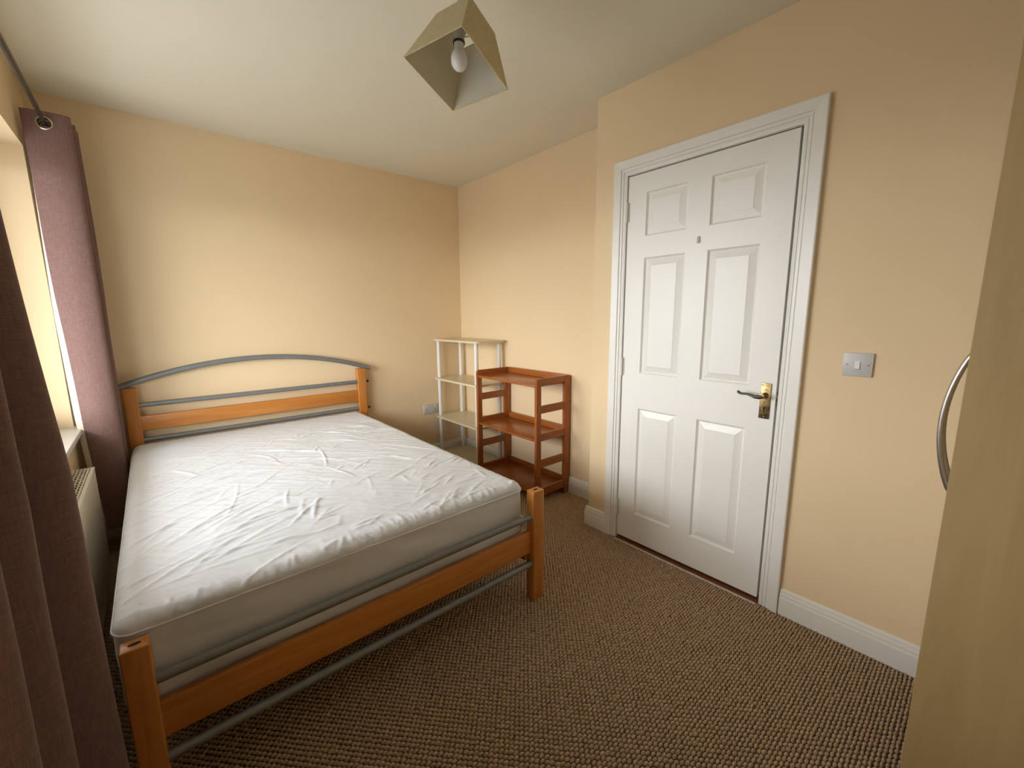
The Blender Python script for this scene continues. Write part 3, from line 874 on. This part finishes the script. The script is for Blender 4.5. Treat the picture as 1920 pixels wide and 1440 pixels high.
far_c = empty('curtain', (-2.49, -0.24, 0.17), 'mauve brown eyelet curtain bunched beside the headboard', 'curtain', 'mauve window curtains')
def far_path(xl, xr, yo=0.0):
    m_ = (xl + xr) / 2
    return [(xl, -0.318), (m_, -0.335), (xr - 0.020, -0.330), (xr - 0.002, -0.308), (xr - 0.03, -0.285), (xl + 0.05, -0.272), (xl + 0.030, -0.255), (xl + 0.05, -0.238),
            (xr - 0.025, -0.226), (xr + 0.005, -0.206), (xr - 0.025, -0.186), (xl + 0.05, -0.174), (xl + 0.035, -0.160), (xl + 0.05, -0.146), (xr - 0.02, -0.134), (xr + 0.006, -0.120), (xr - 0.03, -0.104), (xl + 0.06, -0.098)]
curtain(far_c, [(2.246, far_path(-2.582, -2.416)), (1.4, far_path(-2.572, -2.412)), (0.75, far_path(-2.556, -2.418)), (0.17, far_path(-2.536, -2.418))],
        2.246, 0.17, 230, 190, 1, True)

def hem():
    zz = np.linspace(1.95, 0.22, 60); v, f = [], []
    for i, z in enumerate(zz):
        xl = np.interp(z, [0.17, 0.75, 1.4, 2.246], [-2.536, -2.556, -2.572, -2.582])
        w = np.interp(z, [0.2, 0.8, 1.3, 1.95], [0.016, 0.026, 0.020, 0.001])
        v += [(xl + 0.002, -0.317, z), (xl - w * 0.6, -0.310, z), (xl - w, -0.300, z)]
        if i:
            a = 3 * (i - 1); b = 3 * i
            f += [(a, a + 1, b + 1, b), (a + 1, a + 2, b + 2, b + 1)]
    o = MB().raw(v, f).build('curtain_hem', 'lining_cloth', far_c, smooth=80)
    o['label'] = 'pale turned-back lining edge'
hem()

near_c = empty('curtain', (-2.49, -2.4, 0.05), 'mauve brown eyelet curtain hanging in deep shadow beside the foot of the bed', 'curtain', 'mauve window curtains')
def near_path(r1, r2, v):
    P = [(v + 0.01, -2.005), (v + 0.03, -2.035), (r1 - 0.03, -2.065), (r1, -2.10), (r1 - 0.03, -2.135)]
    y = -2.10
    for k in range(1, 3):
        P += [(v + 0.02, y - 0.075), (v, y - 0.10), (v + 0.02, y - 0.125)]
        y -= 0.20
        P += [(r2 - 0.025, y + 0.03), (r2, y), (r2 - 0.025, y - 0.03)]
    P += [(v + 0.03, y - 0.07), (v + 0.012, y - 0.10)]
    return P
curtain(near_c, [(2.246, near_path(-2.437, -2.435, -2.552)), (1.5, near_path(-2.426, -2.430, -2.552)), (0.98, near_path(-2.402, -2.428, -2.548)), (0.0, near_path(-2.390, -2.434, -2.545))],
        2.246, 0.02, 200, 190, -1, True)

# ------------------------------------------------------------------ pendant lamp
ROT = Matrix.Rotation(-0.106, 3, 'X') @ Matrix.Rotation(0.295, 3, 'Y') @ Matrix.Rotation(-0.5, 3, 'Z')
LC = Vector((-1.364, -2.049, 2.099))
lamp = empty('pendant_lamp', (-1.345, -2.045, H), 'tilted square beige fabric lampshade with a bare bulb hanging from the ceiling', 'pendant lamp')
def ring4(s, h, ins=0.0):
    return [LC + ROT @ Vector((a * (s * 0.70711 - ins), c * (s * 0.70711 - ins), h)) for a, c in ((-1, 0), (0, 1), (1, 0), (0, -1))]
def frustum(name, mat, ins, thick, parent):
    b0 = ring4(0.25, 0, ins); t0 = ring4(0.143, 0.188, ins); b1 = ring4(0.25, 0, ins + thick); t1 = ring4(0.143, 0.188, ins + thick)
    v = b0 + t0 + t1 + b1
    f = []
    for a in range(4):
        b = (a + 1) % 4
        f += [(a, b, 4 + b, 4 + a), (4 + a, 4 + b, 8 + b, 8 + a), (8 + a, 8 + b, 12 + b, 12 + a), (12 + a, 12 + b, b, a)]
    return MB().raw(v, f).build(name, mat, parent, smooth=10)
shade = frustum('lamp_shade', 'shade_cloth', 0.0, 0.0016, lamp)
frustum('shade_lining', 'shade_lining', 0.0018, 0.0010, shade)
rim = MB()
for s, h in ((0.25, 0.001), (0.143, 0.187)):
    q = ring4(s, h, 0.0012)
    for a in range(4):
        rim.tube([q[a], q[(a + 1) % 4]], 0.0022, 8)
rim.build('rim_wire', 'shade_cloth', shade)
# the flex hangs down to the holder, which the tilted shade leans on
BX_, BY_ = -1.347, -2.040
top_c = LC + ROT @ Vector((0, 0, 0.188))
sp = MB()
for q in ring4(0.143, 0.187, 0.002):
    sp.tube([Vector((BX_, BY_, 2.225)) + (q - top_c).normalized() * 0.019, Vector((BX_, BY_, 2.228)) * 0.4 + q * 0.6, q], 0.0018, 8)
sp.build('shade_carrier', 'holder_white', lamp)
MB().lathe([(0.040, 0), (0.040, 0.010), (0.032, 0.018), (0.010, 0.024), (0.006, 0.030)], (BX_, BY_, H), (0, 0, -1), 24).build('ceiling_rose', 'holder_white', lamp)
MB().tube([(BX_, BY_, H - 0.02), (BX_ + 0.004, BY_, 2.35), (BX_, BY_, 2.268)], 0.0035, 10).build('flex', 'holder_white', lamp)
MB().lathe([(0.005, 0), (0.010, -0.006), (0.020, -0.012), (0.026, -0.024), (0.026, -0.040), (0.0195, -0.050), (0.0185, -0.068)], (BX_, BY_, 2.274), (0, 0, 1), 22).build('bulb_holder', 'holder_white', lamp)
MB().lathe([(0.0195, 0), (0.0205, -0.003), (0.0200, -0.007)], (BX_, BY_, 2.206), (0, 0, 1), 22).build('holder_ring', 'dark_metal', lamp)
bu = MB().lathe([(0.0165, 0), (0.0165, -0.017), (0.0190, -0.022), (0.0245, -0.030), (0.0280, -0.042), (0.0287, -0.052), (0.0268, -0.064), (0.0215, -0.0745), (0.0130, -0.0815), (0.005, -0.0842), (0, -0.0845)],
                (BX_, BY_, 2.200), (0, 0, 1), 28).build('bulb', 'bulb_glass', lamp, smooth=60)

# ------------------------------------------------------------------ wardrobe
VX0, VX1, VF, VB, VH = -0.830, -0.300, -3.302, -3.905, 1.93
wa = empty('wardrobe', ((VX0 + VX1) / 2, (VF + VB) / 2, 0), 'tall maple wardrobe with bowed steel handles at the right edge', 'wardrobe')
box('side_panel', (VX0, VB, 0), (VX0 + 0.018, VF, VH), 'maple_z', wa, 0.0012, 1)
box('side_panel', (VX1 - 0.018, VB, 0), (VX1, VF, VH), 'maple_z', wa, 0.0012, 1)
box('top_panel', (VX0 + 0.018, VB, VH - 0.018), (VX1 - 0.018, VF - 0.001, VH), 'maple_x', wa, 0.001, 1)
box('bottom_panel', (VX0 + 0.018, VB + 0.02, 0.07), (VX1 - 0.018, VF - 0.02, 0.088), 'maple_x', wa)
box('plinth', (VX0 + 0.018, VF - 0.06, 0), (VX1 - 0.018, VF - 0.042, 0.07), 'maple_x', wa)
box('back_panel', (VX0 + 0.018, VB, 0.07), (VX1 - 0.018, VB + 0.006, VH - 0.018), 'maple_z', wa)
vm_ = (VX0 + VX1) / 2
for a, b, hx_ in ((VX0 + 0.020, vm_ - 0.0015, vm_ - 0.042), (vm_ + 0.0015, VX1 - 0.020, vm_ + 0.042)):
    d = box('wardrobe_door', (a, VF - 0.019, 0.074), (b, VF - 0.001, VH - 0.021), 'maple_z', wa, 0.0012, 1)
    z0, z1 = 0.800, 1.190
    pts = []
    for k in range(25):
        t = k / 24
        pts.append((hx_, VF - 0.002 + 0.040 * math.sin(math.pi * t) ** 0.75, z0 + (z1 - z0) * t))
    MB().tube(pts, 0.0070, 14).build('bow_handle', 'steel_brushed', d)

# ------------------------------------------------------------------ light switch, socket
sw = empty('light_switch', (-J, -3.0135, 1.108), 'square grey-white light switch on the cream wall beside the door', 'light switch')
MB().box((-J - 0.0085, -3.0575, 1.065), (-J + 0.0005, -2.9705, 1.152), 0.0015).build('switch_plate', 'plate_plastic', sw)
MB().raw([(-J - 0.0085, -3.0185, 1.091), (-J - 0.0085, -3.0055, 1.091), (-J - 0.0085, -3.0055, 1.122), (-J - 0.0085, -3.0185, 1.122),
          (-J - 0.0135, -3.0205, 1.094), (-J - 0.0135, -3.0055, 1.094), (-J - 0.0105, -3.0055, 1.122), (-J - 0.0105, -3.0205, 1.122)],
         [(0, 1, 2, 3), (4, 5, 6, 7), (0, 1, 5, 4), (1, 2, 6, 5), (2, 3, 7, 6), (3, 0, 4, 7)]).build('rocker', 'rocker_plastic', sw, smooth=0)
for y in (-3.045, -2.983):
    MB().lathe([(0.0032, 0), (0.0032, 0.0008), (0, 0.001)], (-J - 0.0085, y, 1.1085), (-1, 0, 0), 12).build('screw', 'screw_metal', sw)

so = empty('wall_socket', (-0.362, 0, 0.41), 'white double wall socket low on the wall behind the bed', 'socket')
MB().box((-0.437, -0.010, 0.413), (-0.289, 0.0005, 0.500), 0.0018).build('socket_plate', 'plate_plastic', so)
for cx in (-0.404, -0.322):
    MB().box((cx - 0.007, -0.0135, 0.478), (cx + 0.007, -0.0095, 0.494), 0.001).build('socket_switch', 'rocker_plastic', so)
    for dx, z0, w, h_ in ((0, 0.455, 0.0022, 0.006), (-0.011, 0.436, 0.0042, 0.0022), (0.011, 0.436, 0.0042, 0.0022)):
        MB().box((cx + dx - w, -0.0107, z0 - h_), (cx + dx + w, -0.0095, z0 + h_)).build('pin_hole', 'dark_hole', so)
